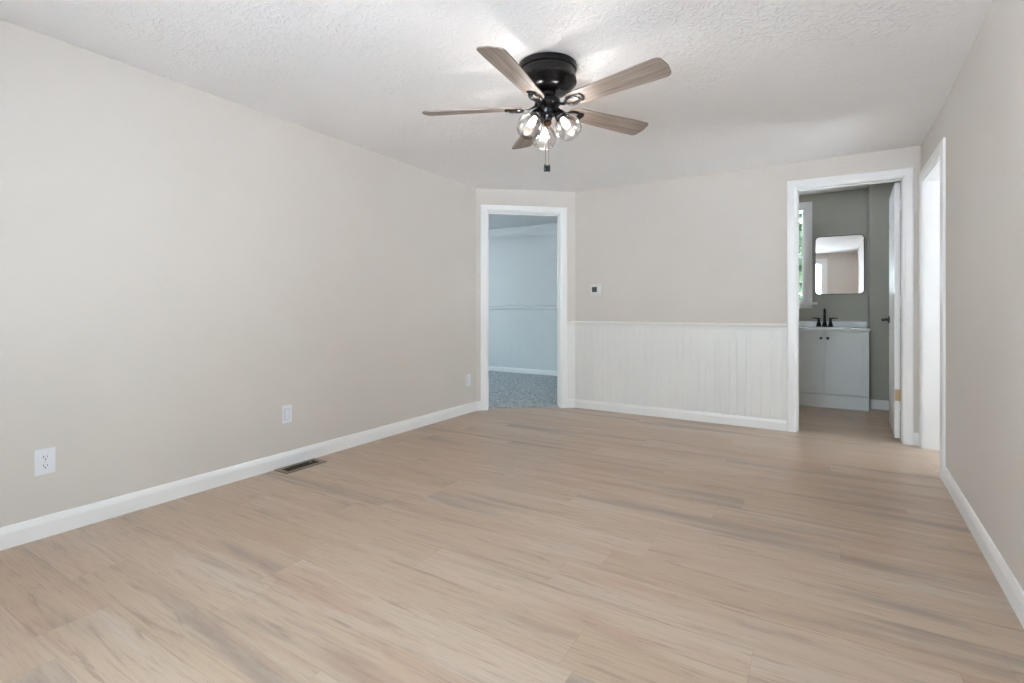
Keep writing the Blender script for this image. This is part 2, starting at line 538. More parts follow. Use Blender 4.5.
# thin skim so that the bathroom side of the shared wall carries the bathroom paint
o = MB()
o.box(BX0, -0.157 - 0.10, BY0 - 0.002, BY0 + 0.006, 0, 2.40)
o.box(0.549 + 0.10, BX1, BY0 - 0.002, BY0 + 0.006, 0, 2.40)
o.box(-0.157 - 0.10, 0.549 + 0.10, BY0 - 0.002, BY0 + 0.006, 2.15, 2.40)
structure(o.build('wall_bathroom_front', M['bath_wall']), 'bathroom side of the shared wall')
o = MB().box(0.452, BX1, 6.43, BY1, 0, 2.40)
structure(o.build('wall_bathroom_chase', M['bath_wall']), 'boxed-out wall piece to the right of the vanity')
structure(MB().box(BX0, BX1, BY0, BY1, 2.36, 2.42).build('ceiling_bathroom', M['ceiling']), 'bathroom ceiling')
T_CH, _ = frame((0.452, 6.43), (BX1, 6.43))
baseboard('baseboard_bathroom_chase', T_CH, 0.0, 0.348)
baseboard('baseboard_bathroom_back', T_BB, 0.0, 0.85)

# bedroom (cool, seen through the angled doorway)
T_BF, L_BF = frame((-6.1, 7.0), (-1.26, 7.0))
wall('wall_bedroom_back', (-6.1, 7.0), (-1.26, 7.0), WT, HW, M['bed_wall'], (), WT, 0, label='far bedroom wall with chair rail seen through the doorway')
wall('wall_bedroom_left', (-6.1, 3.0), (-6.1, 7.0), WT, HW, M['bed_wall'], [(1.3, 2.9, 0.6, 2.1)], WT, WT, label='bedroom side wall with a window')
wall('wall_bedroom_front', (-3.12, 3.0), (-6.1, 3.0), WT, HW, M['bed_wall'], (), 0, WT, label='bedroom front wall')
wall('wall_bedroom_right', (-1.34, 7.0), (-1.34, 4.99), 0.06, HW, M['bed_wall'], (), 0, 0, label='bedroom wall shared with the bathroom')

# hall beyond the side doorway
wall('wall_hall_back', (0.87, 4.93), (2.3, 4.93), 0.05, HW, M['wall'], (), 0, 0.1, label='hall wall beyond the side doorway')
wall('wall_hall_right', (2.3, 4.93), (2.3, 3.4), 0.1, HW, M['wall'], [(0.1, 0.82, 0.3, 2.1)], 0, 0.1, label='hall end wall')
wall('wall_hall_front', (2.3, 3.4), (0.78, 3.4), 0.1, HW, M['wall'], (), 0, 0, label='hall front wall')

# ceilings
mid = [(-3.06, -0.66), (-3.06, 4.22), (-2.22, 4.92), (0.72, 4.92), (0.70, 3.92), (0.63, 2.1), (0.63, -0.66)]
structure(MB().prism(mid[::-1], H, H + 0.06).build('ceiling', M['ceiling']), 'textured off-white ceiling')
structure(MB().prism([(0.74, 3.35), (2.38, 3.35), (2.38, 4.96), (0.74, 4.96)], H, H + 0.06).build('ceiling_hall', M['ceiling']), 'hall ceiling')
bed = [(-6.15, 2.95), (-3.08, 2.95), (-3.08, 4.27), (-2.26, 4.95), (-1.30, 4.96), (-1.30, 7.05), (-6.15, 7.05)]
structure(MB().prism(bed, 2.37, 2.43).build('ceiling_bedroom', M['bed_wall']), 'bedroom ceiling')

# floors
fl = [(-3.06, -0.66), (2.36, -0.66), (2.36, 4.97), (0.84, 4.97), (0.84, 6.76), (-1.24, 6.76), (-1.24, 4.95), (-2.225, 4.95), (-3.06, 4.26)]
structure(MB().prism(fl, -0.05, 0.0).build('floor', M['floor']), 'light oak vinyl plank floor')
cp = [(-6.15, 2.95), (-3.06, 2.95), (-3.06, 4.258), (-2.225, 4.948), (-1.30, 4.948), (-1.30, 7.05), (-6.15, 7.05)]
structure(MB().prism(cp, -0.05, 0.009).build('floor_bedroom', M['carpet']), 'grey carpet in the bedroom')

# baseboards: main room
T_L, L_L = frame(G, A)
baseboard('baseboard_left', T_L, 0, L_L, 1.0, -0.462)
baseboard('baseboard_corner', T_ANG, 0.0, 0.046, 0.462, 0)
cas_b0 = sb0 - 0.006 - 0.068
baseboard('baseboard_back', T_BACK, 0.0, cas_b0, 0.368, 0)
baseboard('baseboard_back_right', T_BACK, sb1 + 0.066, L_BACK, 0, -1.0, h=1.0)
baseboard('baseboard_right_middle', T_R2, 0.0, L_R2, 0, 0)
baseboard('baseboard_right_near', T_R3, 0.0, L_R3, 0, -1)
baseboard('baseboard_rear', T_REAR, 0.0, L_REAR, 1, -1)
baseboard('baseboard_hall', frame((0.87, 4.93), (2.3, 4.93))[0], 0.0, 1.5)

# ---------------------------------------------------------------- door casings
tr1 = casing('trim_1', T_ANG, 0.125, 0.885, 2.04, 0.065, WT, wl=0.073, wr=0.068)
tr1['label'] = 'white casing of the angled bedroom doorway'
tr2 = casing('trim_2', T_BACK, sb0, sb1, 2.05, 0.066, WT, wl=0.068, wr=0.060)
tr2['label'] = 'white casing of the bathroom doorway'
tr3 = casing('trim_3', T_R1, 0.09, 0.83, 1.985, 0.075, 0.20, wl=0.07, wr=0.10)
tr3['label'] = 'white casing of the side doorway in the right wall'


def hinge_on(parent, T, s, z, mtl, d=1, h=0.09, y=-0.10):
    """butt hinge: leaf on the jamb plus knuckle"""
    mb = MB()
    mb.box(s, s + 0.003 * d, y - 0.018, y + 0.018, z - h / 2, z + h / 2, T)
    mb.lathe([(0, z - h / 2), (0.006, z - h / 2), (0.006, z + h / 2), (0, z + h / 2)], 12, T @ Matrix.Translation((s + 0.005 * d, y - 0.022, 0)))
    return mb.build('hinge', mtl, parent)


for z in (1.80, 1.10, 0.36):
    h_ = hinge_on(tr1, T_ANG, 0.125, z, M['brass'] if z != 1.10 else M['nickel'], y=-0.03)
# strike plate on the latch side
mb = MB(); mb.box(0.8825, 0.885, -0.075, -0.045, 0.90, 0.96, T_ANG).box(0.8815, 0.8828, -0.068, -0.052, 0.912, 0.948, T_ANG)
mb.build('strike_plate', M['dark'], tr1)
# door stops in the linings
mb = MB(); mb.box(0.125, 0.135, -0.075, -0.045, 0.009, 2.04, T_ANG).box(0.877, 0.885, -0.06, -0.04, 0.009, 2.04, T_ANG).box(0.125, 0.885, -0.075, -0.045, 2.03, 2.04, T_ANG)
mb.build('door_stop', M['white'], tr1)
mb = MB(); mb.box(sb0, sb0 + 0.010, -0.085, -0.05, 0, 2.05, T_BACK).box(sb0, sb1, -0.085, -0.05, 2.041, 2.05, T_BACK)
mb.build('door_stop', M['white'], tr2)

# ---------------------------------------------------------------- bathroom door leaf, open
door = structure(empty('door_1', (0.547, 4.992, 0), math.radians(-2.7)), 'white six-panel bathroom door standing open')
DW, DT, DH0, DH1 = 0.700, 0.035, 0.012, 2.04


def panel_leaf():
    """leaf runs along +Y from the hinge edge; faces at x=-DT and x=0; six raised panels on both faces"""
    mb = MB(); bm = mb.bm
    ys = [0, 0.11, 0.315, 0.385, 0.59, DW]
    zs = [DH0, 0.23, 0.86, 1.00, 1.62, 1.74, 1.92, DH1]
    for side in (0, 1):
        xf = 0.0 if side == 0 else -DT
        sgn = -1 if side == 0 else 1
        for i in range(5):
            for j in range(7):
                y0, y1, z0, z1 = ys[i], ys[i + 1], zs[j], zs[j + 1]
                quad = [(y0, z0), (y1, z0), (y1, z1), (y0, z1)]
                if i in (1, 3) and j in (1, 3, 5):
                    rings = []
                    for ins, dep in ((0, 0), (0.012, 0.009), (0.03, 0.009), (0.042, 0.003)):
                        rings.append([bm.verts.new((xf + sgn * dep, y, z)) for y, z in
                                      ((y0 + ins, z0 + ins), (y1 - ins, z0 + ins), (y1 - ins, z1 - ins), (y0 + ins, z1 - ins))])
                    for a, c in zip(rings, rings[1:]):
                        for k in range(4): bm.faces.new((a[k], a[(k + 1) % 4], c[(k + 1) % 4], c[k]))
                    bm.faces.new(rings[-1])
                else:
                    bm.faces.new([bm.verts.new((xf, y, z)) for y, z in quad])
    for (a, c) in (((0, DH0), (DW, DH0)), ((DW, DH0), (DW, DH1)), ((DW, DH1), (0, DH1)), ((0, DH1), (0, DH0))):
        bm.faces.new([bm.verts.new(p) for p in ((0, a[0], a[1]), (0, c[0], c[1]), (-DT, c[0], c[1]), (-DT, a[0], a[1]))])
    bmesh.ops.remove_doubles(bm, verts=bm.verts, dist=1e-5)
    return mb


panel_leaf().build('door_leaf', M['white'], door)
for z, k in ((1.86, 'nickel'), (1.10, 'nickel'), (0.354, 'brass')):
    mb = MB()
    mb.box(-0.031, -0.001, -0.003, 0.0, z - 0.045, z + 0.045)
    mb.lathe([(0, z - 0.047), (0.006, z - 0.047), (0.006, z + 0.047), (0, z + 0.047)], 12, Matrix.Translation((0.004, -0.005, 0)))
    for dz in (-0.03, 0, 0.03):
        mb.lathe([(0, -0.0045), (0.004, -0.0035), (0.004, -0.002), (0, -0.002)], 8, Matrix.Translation((-0.017 + 0.008 * (1 if dz else -1), 0, z + dz)) @ Matrix.Rotation(-R90, 4, 'X') @ Matrix.Translation((0, 0, 0)))
    hg = mb.build('hinge', M['white'] if k == 'nickel' else M['brass'], door)
    if k == 'brass': hg['label'] = 'bare brass hinge at the bottom of the door'
for sgn, x0 in ((-1, -DT), (1, 0.0)):
    mb = MB()
    T = Matrix.Translation((x0, DW - 0.065, 0.943)) @ Matrix.Rotation(sgn * R90, 4, 'Y')
    mb.lathe([(0, 0), (0.032, 0), (0.032, 0.005), (0.028, 0.010), (0.013, 0.012), (0.011, 0.045), (0, 0.045)], 24, T)
    xx = x0 + sgn * 0.048
    mb.tube([(xx, DW - 0.055, 0.943), (xx, DW - 0.075, 0.943), (xx, DW - 0.12, 0.941), (xx + sgn * 0.003, DW - 0.175, 0.939)], [0.013, 0.014, 0.012, 0.010], 12)
    mb.build('door_handle', M['black_matte'], door, smooth=True)

# ---------------------------------------------------------------- wainscot and chair rail on the back wall
wx0, wx1 = 0.002, cas_b0 - 0.001
gro = [0.032, 0.092, 0.155, 0.212, 0.285, 0.336, 0.405, 0.475, 0.52, 0.60, 0.665, 0.72, 0.775, 0.85, 0.905, 0.975, 1.05, 1.11, 1.18, 1.25, 1.315, 1.385, 1.435, 1.52, 1.575, 1.65, 1.70, 1.765, 1.84, 1.92]
gro = [g_ for g_ in gro if g_ < wx1 - 0.02]
top_z, bot_z = 0.862, 0.085


def beadboard(name, T, x0, x1, grooves, z0, z1, mtl, t=0.007, gw=0.004, gd=0.0026):
    bm = bmesh.new()
    line = [(x0, 0), (x0, t)]
    for g_ in grooves:
        line += [(g_ - gw, t), (g_ - gw * 0.4, t - gd), (g_ + gw * 0.4, t - gd), (g_ + gw, t)]
    line += [(x1, t), (x1, 0)]
    lo = [bm.verts.new(T @ Vector((x, y, z0))) for x, y in line]
    hi = [bm.verts.new(T @ Vector((x, y, z1))) for x, y in line]
    for i in range(len(line) - 1): bm.faces.new((lo[i], lo[i + 1], hi[i + 1], hi[i]))
    bm.faces.new(hi); bm.faces.new(lo[::-1])
    bm.faces.new((lo[0], hi[0], hi[-1], lo[-1]))
    mb = MB(); mb.bm.free(); mb.bm = bm
    return structure(mb.build(name, mtl))


w_ = beadboard('trim_4', T_BACK, wx0, wx1, gro, bot_z, top_z, M['panel']); w_['label'] = 'white grooved wainscot panelling on the back wall'
ax0 = 0.885 + 0.006 + 0.068
w_ = beadboard('trim_9', T_ANG, ax0, L_ANG, [L_ANG - 0.045], bot_z, top_z, M['panel']); w_['label'] = 'narrow strip of wainscot between the angled doorway and the corner'
baseboard('baseboard_corner_right', T_ANG, ax0, L_ANG, 0, -0.368)
RAIL = [(0, 0), (0.012, 0), (0.014, 0.010), (0.014, 0.020), (0.020, 0.028), (0.024, 0.040), (0.022, 0.050), (0, 0.054)]
o = MB().profile([(y, z + 0.858) for y, z in RAIL], 0.0, wx1, T_BACK, 0.368, 0).build('trim_5', M['panel'])
structure(o, 'white chair rail capping the wainscot')
o = MB().profile([(y, z + 0.858) for y, z in RAIL], ax0, L_ANG, T_ANG, 0, -0.368).build('trim_10', M['panel'])
structure(o, 'short piece of chair rail beside the angled doorway')

# bedroom: grooved panelling, double rail, baseboard, crown
bg = [0.05 + 0.152 * k + (0.03 if k % 3 == 1 else 0) for k in range(31)]
w_ = beadboard('trim_6', T_BF, 0.0, L_BF, bg, 0.06, 1.04, M['bed_wall'], gw=0.003, gd=0.002); w_['label'] = 'bedroom panelling below its chair rail'
rp = [(0, 0), (0.012, 0), (0.022, 0.012), (0.022, 0.024), (0.012, 0.032), (0.012, 0.056), (0.026, 0.066), (0.026, 0.078), (0, 0.084)]
structure(MB().profile([(y, z + 1.035) for y, z in rp], 0, L_BF, T_BF).build('trim_7', M['bed_wall']), 'bedroom chair rail')
structure(MB().profile([(0, 2.225), (0.014, 2.225), (0.018, 2.26), (0.055, 2.345), (0.07, 2.35), (0.07, 2.37), (0, 2.37)], 0, L_BF, T_BF).build('trim_8', M['bed_wall']), 'crown moulding of the bedroom')
baseboard('baseboard_bedroom', T_BF, 0, L_BF, z=0.005, h=0.9, mtl=M['white'])

# ---------------------------------------------------------------- windows


def window(name, T, s0, s1, z0, z1, t, lites=1, sill=True, label=None, cw=0.085, fw=0.035):
    """cased window: s0..s1 / z0..z1 is the rough opening, frame in wall coordinates"""
    mb = MB()
    p = 0.018
    mb.box(s0 - cw, s0, 0, p, z0 - (0 if sill else cw), z1 + cw, T)
    mb.box(s1, s1 + cw, 0, p, z0 - (0 if sill else cw), z1 + cw, T)
    mb.box(s0, s1, 0, p, z1, z1 + cw, T)
    if not sill: mb.box(s0, s1, 0, p, z0 - cw, z0, T)
    # lining
    mb.box(s0 - 0.001, s0 + 0.014, -t, 0.002, z0, z1, T); mb.box(s1 - 0.014, s1 + 0.001, -t, 0.002, z0, z1, T)
    mb.box(s0, s1, -t, 0.002, z1 - 0.014, z1 + 0.001, T); mb.box(s0, s1, -t, 0.002, z0 - 0.001, z0 + 0.014, T)
    root = mb.build(name, M['white']); structure(root, label)
    a0, a1, b0, b1 = s0 + 0.014, s1 - 0.014, z0 + 0.014, z1 - 0.014
    zm = (b0 + b1) / 2
    wl_ = (a1 - a0) / lites
    for k in range(lites):
        c0_, c1_ = a0 + k * wl_, a0 + (k + 1) * wl_
        for (q0, q1, y) in ((b0, zm + 0.015, -0.055), (zm - 0.015, b1, -0.085)):
            sb = MB()
            sb.box(c0_, c0_ + fw, y - 0.025, y, q0, q1, T).box(c1_ - fw, c1_, y - 0.025, y, q0, q1, T)
            sb.box(c0_ + fw, c1_ - fw, y - 0.025, y, q0, q0 + fw, T).box(c0_ + fw, c1_ - fw, y - 0.025, y, q1 - fw, q1, T)
            sash = sb.build('sash', M['white'], root)
            MB().box(c0_ + fw - 0.004, c1_ - fw + 0.004, y - 0.014, y - 0.010, q0 + fw - 0.004, q1 - fw + 0.004, T).build('pane', M['glass'], sash)
    if sill:
        MB().box(s0 - cw - 0.05, s1 + cw + 0.05, -0.03, 0.045, z0 - 0.028, z0, T).build('window_sill', M['white'], root, bevel=0.004)
        MB().box(s0 - cw, s1 + cw, 0, 0.014, z0 - 0.075, z0 - 0.029, T).build('apron', M['white'], root)
    return root


window('window_1', T_REAR, rw0, rw1, 0.45, 2.07, WT, 2, label='wide window behind the camera')
window('window_2', T_BB, bw0, bw1, 1.12, 2.2, WT, 1, label='narrow bathroom window with green leaves outside', cw=0.072, fw=0.02)
window('window_3', frame((-6.1, 3.0), (-6.1, 7.0))[0], 1.3, 2.9, 0.6, 2.1, WT, 2, label='bedroom window')

window('window_fill_hall', frame((2.3, 4.93), (2.3, 3.4))[0], 0.1, 0.82, 0.3, 2.1, 0.1, 1, label='unseen hall window added for fill light')  # unseen window, added to lift the far end of the room

# ---------------------------------------------------------------- outdoors
M['roof'] = mat('roof_boards', (150, 146, 140), 0.8)
structure(MB().box(-6.6, 3.65, -0.95, 7.75, 2.48, 2.56).build('roof', M['roof']), 'unseen slab with eaves, added to keep sun off the windows')  # added slab whose eaves are sized to shade the windows
M['fence'] = mat('weathered_fence_wood', (104, 96, 88), 0.85)
mb = MB()
for k in range(60):
    y = 0.5 + 0.15 * k
    mb.box(-9.62, -9.60, y, y + 0.14, -0.7, 1.25 + 0.01 * (k % 2))
for z in (-0.4, 0.9): mb.box(-9.66, -9.62, 0.5, 9.5, z, z + 0.09)
structure(mb.build('wall_bounce_blocker', M['fence']), 'unseen board screen added to block ground bounce into the bedroom')  # added out of view to stop sunlit ground brightening the bedroom
structure(MB().box(-40, 40, -40, 50, -0.75, -0.7).build('ground', M['lawn']), 'unseen ground outside, paled to bounce light indoors')  # pale colour serves as a reflector for uplight


def tree(loc, h, rad, label):
    root = empty('tree', loc)
    tag(root, label, 'tree')
    mb = MB().tube([(0, 0, 0), (0.05, 0.03, h * 0.3), (-0.04, 0.05, h * 0.6), (0, 0, h * 0.9)], [0.14, 0.11, 0.07, 0.03], 10)
    for k in range(7):
        a = k * 0.9; z = h * (0.3 + 0.08 * k)
        mb.tube([(0, 0, z), (0.5 * rad * math.cos(a), 0.5 * rad * math.sin(a), z + 0.4), (0.85 * rad * math.cos(a), 0.85 * rad * math.sin(a), z + 0.6)], [0.05, 0.03, 0.012], 6)
    mb.build('trunk', M['bark'], root)
    bm = bmesh.new(); rg = random.Random(3)
    for k in range(7000):
        th = rg.uniform(0, 2 * math.pi); ph = math.acos(rg.uniform(-1, 1)); rr_ = rad * rg.uniform(0.35, 1.0)
        p = Vector((rr_ * math.sin(ph) * math.cos(th), rr_ * math.sin(ph) * math.sin(th), h * 0.62 + 1.25 * rr_ * math.cos(ph)))
        e = Matrix.Rotation(rg.uniform(0, 6.28), 3, 'Z') @ Matrix.Rotation(rg.uniform(-1.2, 1.2), 3, 'X')
        s = rg.uniform(0.07, 0.12)
        vs = [bm.verts.new(p + e @ Vector(q)) for q in ((0, -s, 0), (s * 0.5, 0, 0.01), (0, s, 0), (-s * 0.5, 0, 0.01))]
        bm.faces.new(vs)
    mb = MB(); mb.bm.free(); mb.bm = bm
    mb.build('foliage', M['leaf'], root)
    return root


tree((-0.9, 9.6, -0.7), 4.6, 1.5, 'leafy green tree outside the bathroom window')

# ---------------------------------------------------------------- ceiling fan
FAN = Vector((-1.19, 2.29, H))
fan = empty('ceiling_fan', FAN)
tag(fan, 'black flush-mount ceiling fan with five weathered wood blades and three lit clear glass shades', 'ceiling fan')
MB().lathe([(0, 0), (0.150, 0), (0.152, -0.010), (0.149, -0.026), (0.141, -0.032), (0.140, -0.046), (0.146, -0.051), (0.147, -0.080), (0.150, -0.084), (0.149, -0.090),
            (0.140, -0.096), (0.128, -0.114), (0.106, -0.130), (0.070, -0.137), (0, -0.137)], 64).build('motor_housing', M['black'], fan, smooth=True)
# switch housing and hub below the motor
MB().lathe([(0, -0.130), (0.044, -0.130), (0.040, -0.158), (0.056, -0.168), (0.066, -0.176), (0.066, -0.196), (0.058, -0.204), (0.050, -0.212),
            (0.050, -0.240), (0.044, -0.250), (0.028, -0.256), (0.024, -0.270), (0.020, -0.278), (0, -0.278)], 40).build('hub', M['black'], fan, smooth=True)
MB().lathe([(0, -0.272), (0.016, -0.274), (0.022, -0.284), (0.022, -0.294), (0.014, -0.304), (0.008, -0.310), (0.006, -0.320), (0, -0.323)], 24).build('finial', M['bronze'], fan, smooth=True)

# louvre slots on the housing side
mb = MB()
for k in range(24):
    a = 2 * math.pi * k / 24
    mb.box(0.1445, 0.1478, -0.010, 0.010, -0.079, -0.073, Matrix.Rotation(a, 4, 'Z'))
mb.build('vent_slots', M['dark'], fan)


def blade_mesh():
    pts = []
    r0, r1 = 0.130, 0.655
    w0, w1 = 0.050, 0.066
    # outline, local X = radius
    pts += [(r0, -w0 * 0.55), (r0 + 0.02, -w0 * 0.86), (r0 + 0.06, -w0 - 0.001)]
    for k in range(1, 8):
        t_ = k / 8; pts.append((r0 + 0.06 + (r1 - 0.10 - r0) * t_, -(w0 + (w1 - w0) * min(1, t_ * 1.15))))
    for k in range(7):
        a = -R90 + k / 6 * R90 * 0.92
        pts.append((r1 - 0.030 + 0.026 * math.cos(a), -(w1 - 0.026) + 0.026 * math.sin(a)))
    pts.append((r1 + 0.003, 0))
    up_ = [(x, -y) for x, y in pts[:-1]][::-1]
    return pts + up_


outline = blade_mesh()
pitch = math.radians(-13)
proto = None
for k in range(5):
    ang = math.radians(-11.5 + 72 * k)
    RZ = Matrix.Rotation(ang, 4, 'Z')
    if proto is None:
        bl = MB().prism(outline, -0.003, 0.003).build('blade', M['blade'], fan, bevel=0.0012)
        # blade iron (one piece): arm from hub, oval loop under the blade, mounting plate
        ib = MB()
        ib.tube([(0.055, 0, 0.010), (0.078, 0, 0.0), (0.10, 0, -0.010), (0.125, 0, -0.011)], [0.012, 0.009, 0.009, 0.010], 10, flat=0.7)
        n = 28
        ib.tube([(0.160 + 0.038 * math.cos(2 * math.pi * i / n), 0.027 * math.sin(2 * math.pi * i / n), -0.011) for i in range(n)], 0.0075, 8, closed=True, flat=0.8)
        ib.prism([(0.188, -0.018), (0.205, -0.026), (0.218, -0.022), (0.224, 0), (0.218, 0.022), (0.205, 0.026), (0.188, 0.018)], -0.010, -0.0032)
        for sx_, sy_ in ((0.203, 0.014), (0.203, -0.014), (0.215, 0)):
            ib.lathe([(0, -0.014), (0.004, -0.013), (0.005, -0.010), (0, -0.010)], 10, Matrix.Translation((sx_, sy_, 0)))
        ir = ib.build('blade_iron', M['black'], fan, smooth=True)
        proto = (bl, ir)
    else:
        bl, ir = proto[0].copy(), proto[1].copy()
        COL.objects.link(bl); COL.objects.link(ir)
        bl.parent = fan; ir.parent = fan
    T = Matrix.Translation((0, 0, -0.210)) @ RZ @ Matrix.Rotation(pitch, 4, 'X')
    bl.matrix_local = T; ir.matrix_local = T

# light kit: three arms, sockets, clear glass bell shades, bulbs, lamps
Fw = Vector((-0.5225, 0.8526)); Rt = Vector((0.8526, 0.5225))
lamp_dir = math.atan2(Fw.y, Fw.x)
for k in range(3):
    a = lamp_dir + math.radians(5) + k * math.radians(120)
    RZ = Matrix.Rotation(a, 4, 'Z')
    Tk = RZ @ Matrix.Translation((0.062, 0, -0.250)) @ Matrix.Rotation(math.radians(-32), 4, 'Y')   # axis tips outwards
    arm = MB()
    arm.tube([RZ @ Vector(p) for p in ((0.038, 0, -0.226), (0.055, 0, -0.228), (0.066, 0, -0.238), (0.072, 0, -0.254))], [0.011, 0.010, 0.010, 0.011], 12)
    arm_o = arm.build('lamp_arm', M['black'], fan, smooth=True)
    sc = MB().lathe([(0, 0.010), (0.020, 0.008), (0.026, 0.0), (0.030, -0.014), (0.031, -0.024), (0.026, -0.026), (0.018, -0.026), (0.016, -0.034), (0, -0.034)], 28, Tk)
    sc.build('socket', M['black'], arm_o, smooth=True)
    prof = [(0.0275, -0.018), (0.029, -0.028), (0.040, -0.040), (0.054, -0.056), (0.063, -0.076), (0.066, -0.096), (0.064, -0.114), (0.058, -0.130), (0.052, -0.138)]
    inner = [(r - 0.002, z) for r, z in prof[::-1]]
    MB().lathe(prof + inner, 40, Tk, cap=False).build('glass_shade', M['shade_glass'], fan, smooth=True)
    bb_ = MB().lathe([(0.012, -0.030), (0.013, -0.042), (0.015, -0.054), (0.019, -0.066), (0.019, -0.078), (0.014, -0.090), (0.007, -0.095), (0, -0.096)], 24, Tk).build('bulb', M['bulb'], fan, smooth=True)
    pos = Tk @ Vector((0, 0, -0.125))
    ld = bpy.data.lights.new('fan_lamp', 'POINT'); ld.energy = 0.8; ld.color = (1.0, 0.95, 0.9); ld.shadow_soft_size = 0.02
    lo = bpy.data.objects.new('fan_lamp', ld); COL.objects.link(lo); lo.parent = fan; lo.location = pos

# pull chains
for dx, zlen in ((-0.010, -0.502), (0.006, -0.502)):
    p0 = Rt * dx
    mb = MB()
    z = -0.30
    mb.tube([(p0.x, p0.y, -0.262), (p0.x, p0.y, zlen)], 0.0011, 6)
    while z > zlen:
        mb.lathe([(0, z), (0.0018, z - 0.0018), (0, z - 0.0036)], 6, Matrix.Translation((p0.x, p0.y, 0)))
        z -= 0.008
    ch = mb.build('pull_chain', M['chain'], fan)
    MB().lathe([(0, zlen + 0.004), (0.005, zlen), (0.0085, zlen - 0.005), (0.009, zlen - 0.032), (0.006, zlen - 0.037), (0, zlen - 0.038)], 14,
               Matrix.Translation((p0.x, p0.y, 0))).build('chain_pendant', M['black'], ch, smooth=True)

# ---------------------------------------------------------------- outlets on the left wall


def plate_outline(w, h, r, n=5):
    pts = []
    for cx, cz, a0 in ((w / 2 - r, h / 2 - r, 0), (-w / 2 + r, h / 2 - r, 90), (-w / 2 + r, -h / 2 + r, 180), (w / 2 - r, -h / 2 + r, 270)):
        for k in range(n + 1):
            a = math.radians(a0 + 90 * k / n); pts.append((cx + r * math.cos(a), cz + r * math.sin(a)))
    return pts


FR = Matrix(((0, 0, 1, 0), (1, 0, 0, 0), (0, 1, 0, 0), (0, 0, 0, 1)))       # outline XY -> world YZ, extrude along +X


def outlet(loc, label, kind):
    root = empty('wall_outlet', loc); tag(root, label, 'outlet', 'outlets along the left wall')
    MB().prism(plate_outline(0.073, 0.117, 0.006), 0.0, 0.006, FR).build('cover_plate', M['plastic'], root, bevel=0.002)
    if kind == 'duplex':
        for dz in (0.0195, -0.0195):
            rc_ = MB().prism([(x, z + dz) for x, z in plate_outline(0.034, 0.029, 0.011)], 0.005, 0.0085, FR).build('receptacle', M['plastic'], root)
            sl = MB()
            sl.box(0.008, 0.0089, -0.0075, -0.0050, dz - 0.002, dz + 0.007)
            sl.box(0.008, 0.0089, 0.0050, 0.0072, dz - 0.001, dz + 0.006)
            sl.lathe([(0, 0), (0.0028, 0), (0.0028, 0.0009), (0, 0.0009)], 10, Matrix.Translation((0.008, 0, dz - 0.0085)) @ Matrix.Rotation(R90, 4, 'Y'))
            sl.build('slots', M['dark'], rc_)
        MB().lathe([(0, 0.005), (0.003, 0.005), (0.003, 0.0072), (0, 0.0076)], 10, Matrix.Rotation(R90, 4, 'Y')).build('screw', M['nickel'], root)
    else:
        MB().prism(plate_outline(0.0365, 0.0705, 0.003), 0.0055, 0.0064, FR).build('seam', M['groove'], root)
        MB().prism(plate_outline(0.033, 0.067, 0.003), 0.005, 0.0078, FR).build('receptacle', M['plastic'], root, bevel=0.001)
        for dz in (0.046, -0.046):
            MB().lathe([(0, 0.005), (0.003, 0.005), (0.003, 0.0066), (0, 0.007)], 10, Matrix.Translation((0, 0, dz)) @ Matrix.Rotation(R90, 4, 'Y')).build('screw', M['plastic'], root)
        for dz in (0.017, -0.017):
            sl = MB()
            sl.box(0.0072, 0.0078, -0.0072, -0.0052, dz - 0.002, dz + 0.006)
            sl.box(0.0072, 0.0078, 0.0052, 0.0070, dz - 0.001, dz + 0.005)
            sl.build('slots', M['groove'], root)
    return root


outlet((-3.0, 0.832, 0.343), 'white duplex outlet low on the left wall, nearest the camera, with dark slots', 'duplex')
outlet((-3.0, 2.044, 0.343), 'white wall outlet above the brown floor register on the left wall', 'plain')
outlet((-3.0, 4.055, 0.327), 'small white outlet at the far end of the left wall beside the angled doorway', 'plain')

# thermostat on the back wall
pth = T_BACK @ Vector((0.245, 0, 1.237))
th = empty('thermostat', pth, math.atan2(T_BACK[1][0], T_BACK[0][0]))
tag(th, 'small white thermostat with a grey display on the back wall above the wainscot', 'thermostat')
TF = Matrix(((1, 0, 0, 0), (0, 0, -1, 0), (0, 1, 0, 0), (0, 0, 0, 1)))
MB().prism(plate_outline(0.128, 0.112, 0.012), 0.0, 0.024, TF).build('thermostat_body', M['thermo'], th, bevel=0.004)
MB().prism([(x - 0.018, z + 0.004) for x, z in plate_outline(0.055, 0.053, 0.003)], 0.0235, 0.0255, TF).build('display', M['screen'], th)
mb = MB()
for dz in (0.016, -0.010): mb.prism([(x + 0.036, z + dz) for x, z in plate_outline(0.014, 0.014, 0.004)], 0.0235, 0.026, TF)
mb.build('button', M['plastic'], th)

# ---------------------------------------------------------------- floor register
reg = empty('floor_register', (-2.915, 2.092, 0.0))
tag(reg, 'brown metal floor register set in the planks along the left baseboard', 'floor vent')
mb = MB()
X, Y = 0.068, 0.150
xi, yi = 0.036, 0.118
mb.prism([(-X, -Y), (X, -Y), (X, -yi), (-X, -yi)], 0.0, 0.0045); mb.prism([(-X, yi), (X, yi), (X, Y), (-X, Y)], 0.0, 0.0045)
mb.prism([(-X, -yi), (-xi, -yi), (-xi, yi), (-X, yi)], 0.0, 0.0045); mb.prism([(xi, -yi), (X, -yi), (X, yi), (xi, yi)], 0.0, 0.0045)
mb.build('register_frame', M['register'], reg)
MB().box(-xi, xi, -yi, yi, 0.0003, 0.001).build('duct_shade', M['register_dark'], reg)  # dark sheet painted in for the shade inside the duct
mb = MB()
for k in range(25):
    y = -yi + (k + 0.5) * 2 * yi / 25
    mb.box(-xi, xi, -0.0008, 0.0008, 0.001, 0.0042, Matrix.Translation((0, y, 0)))
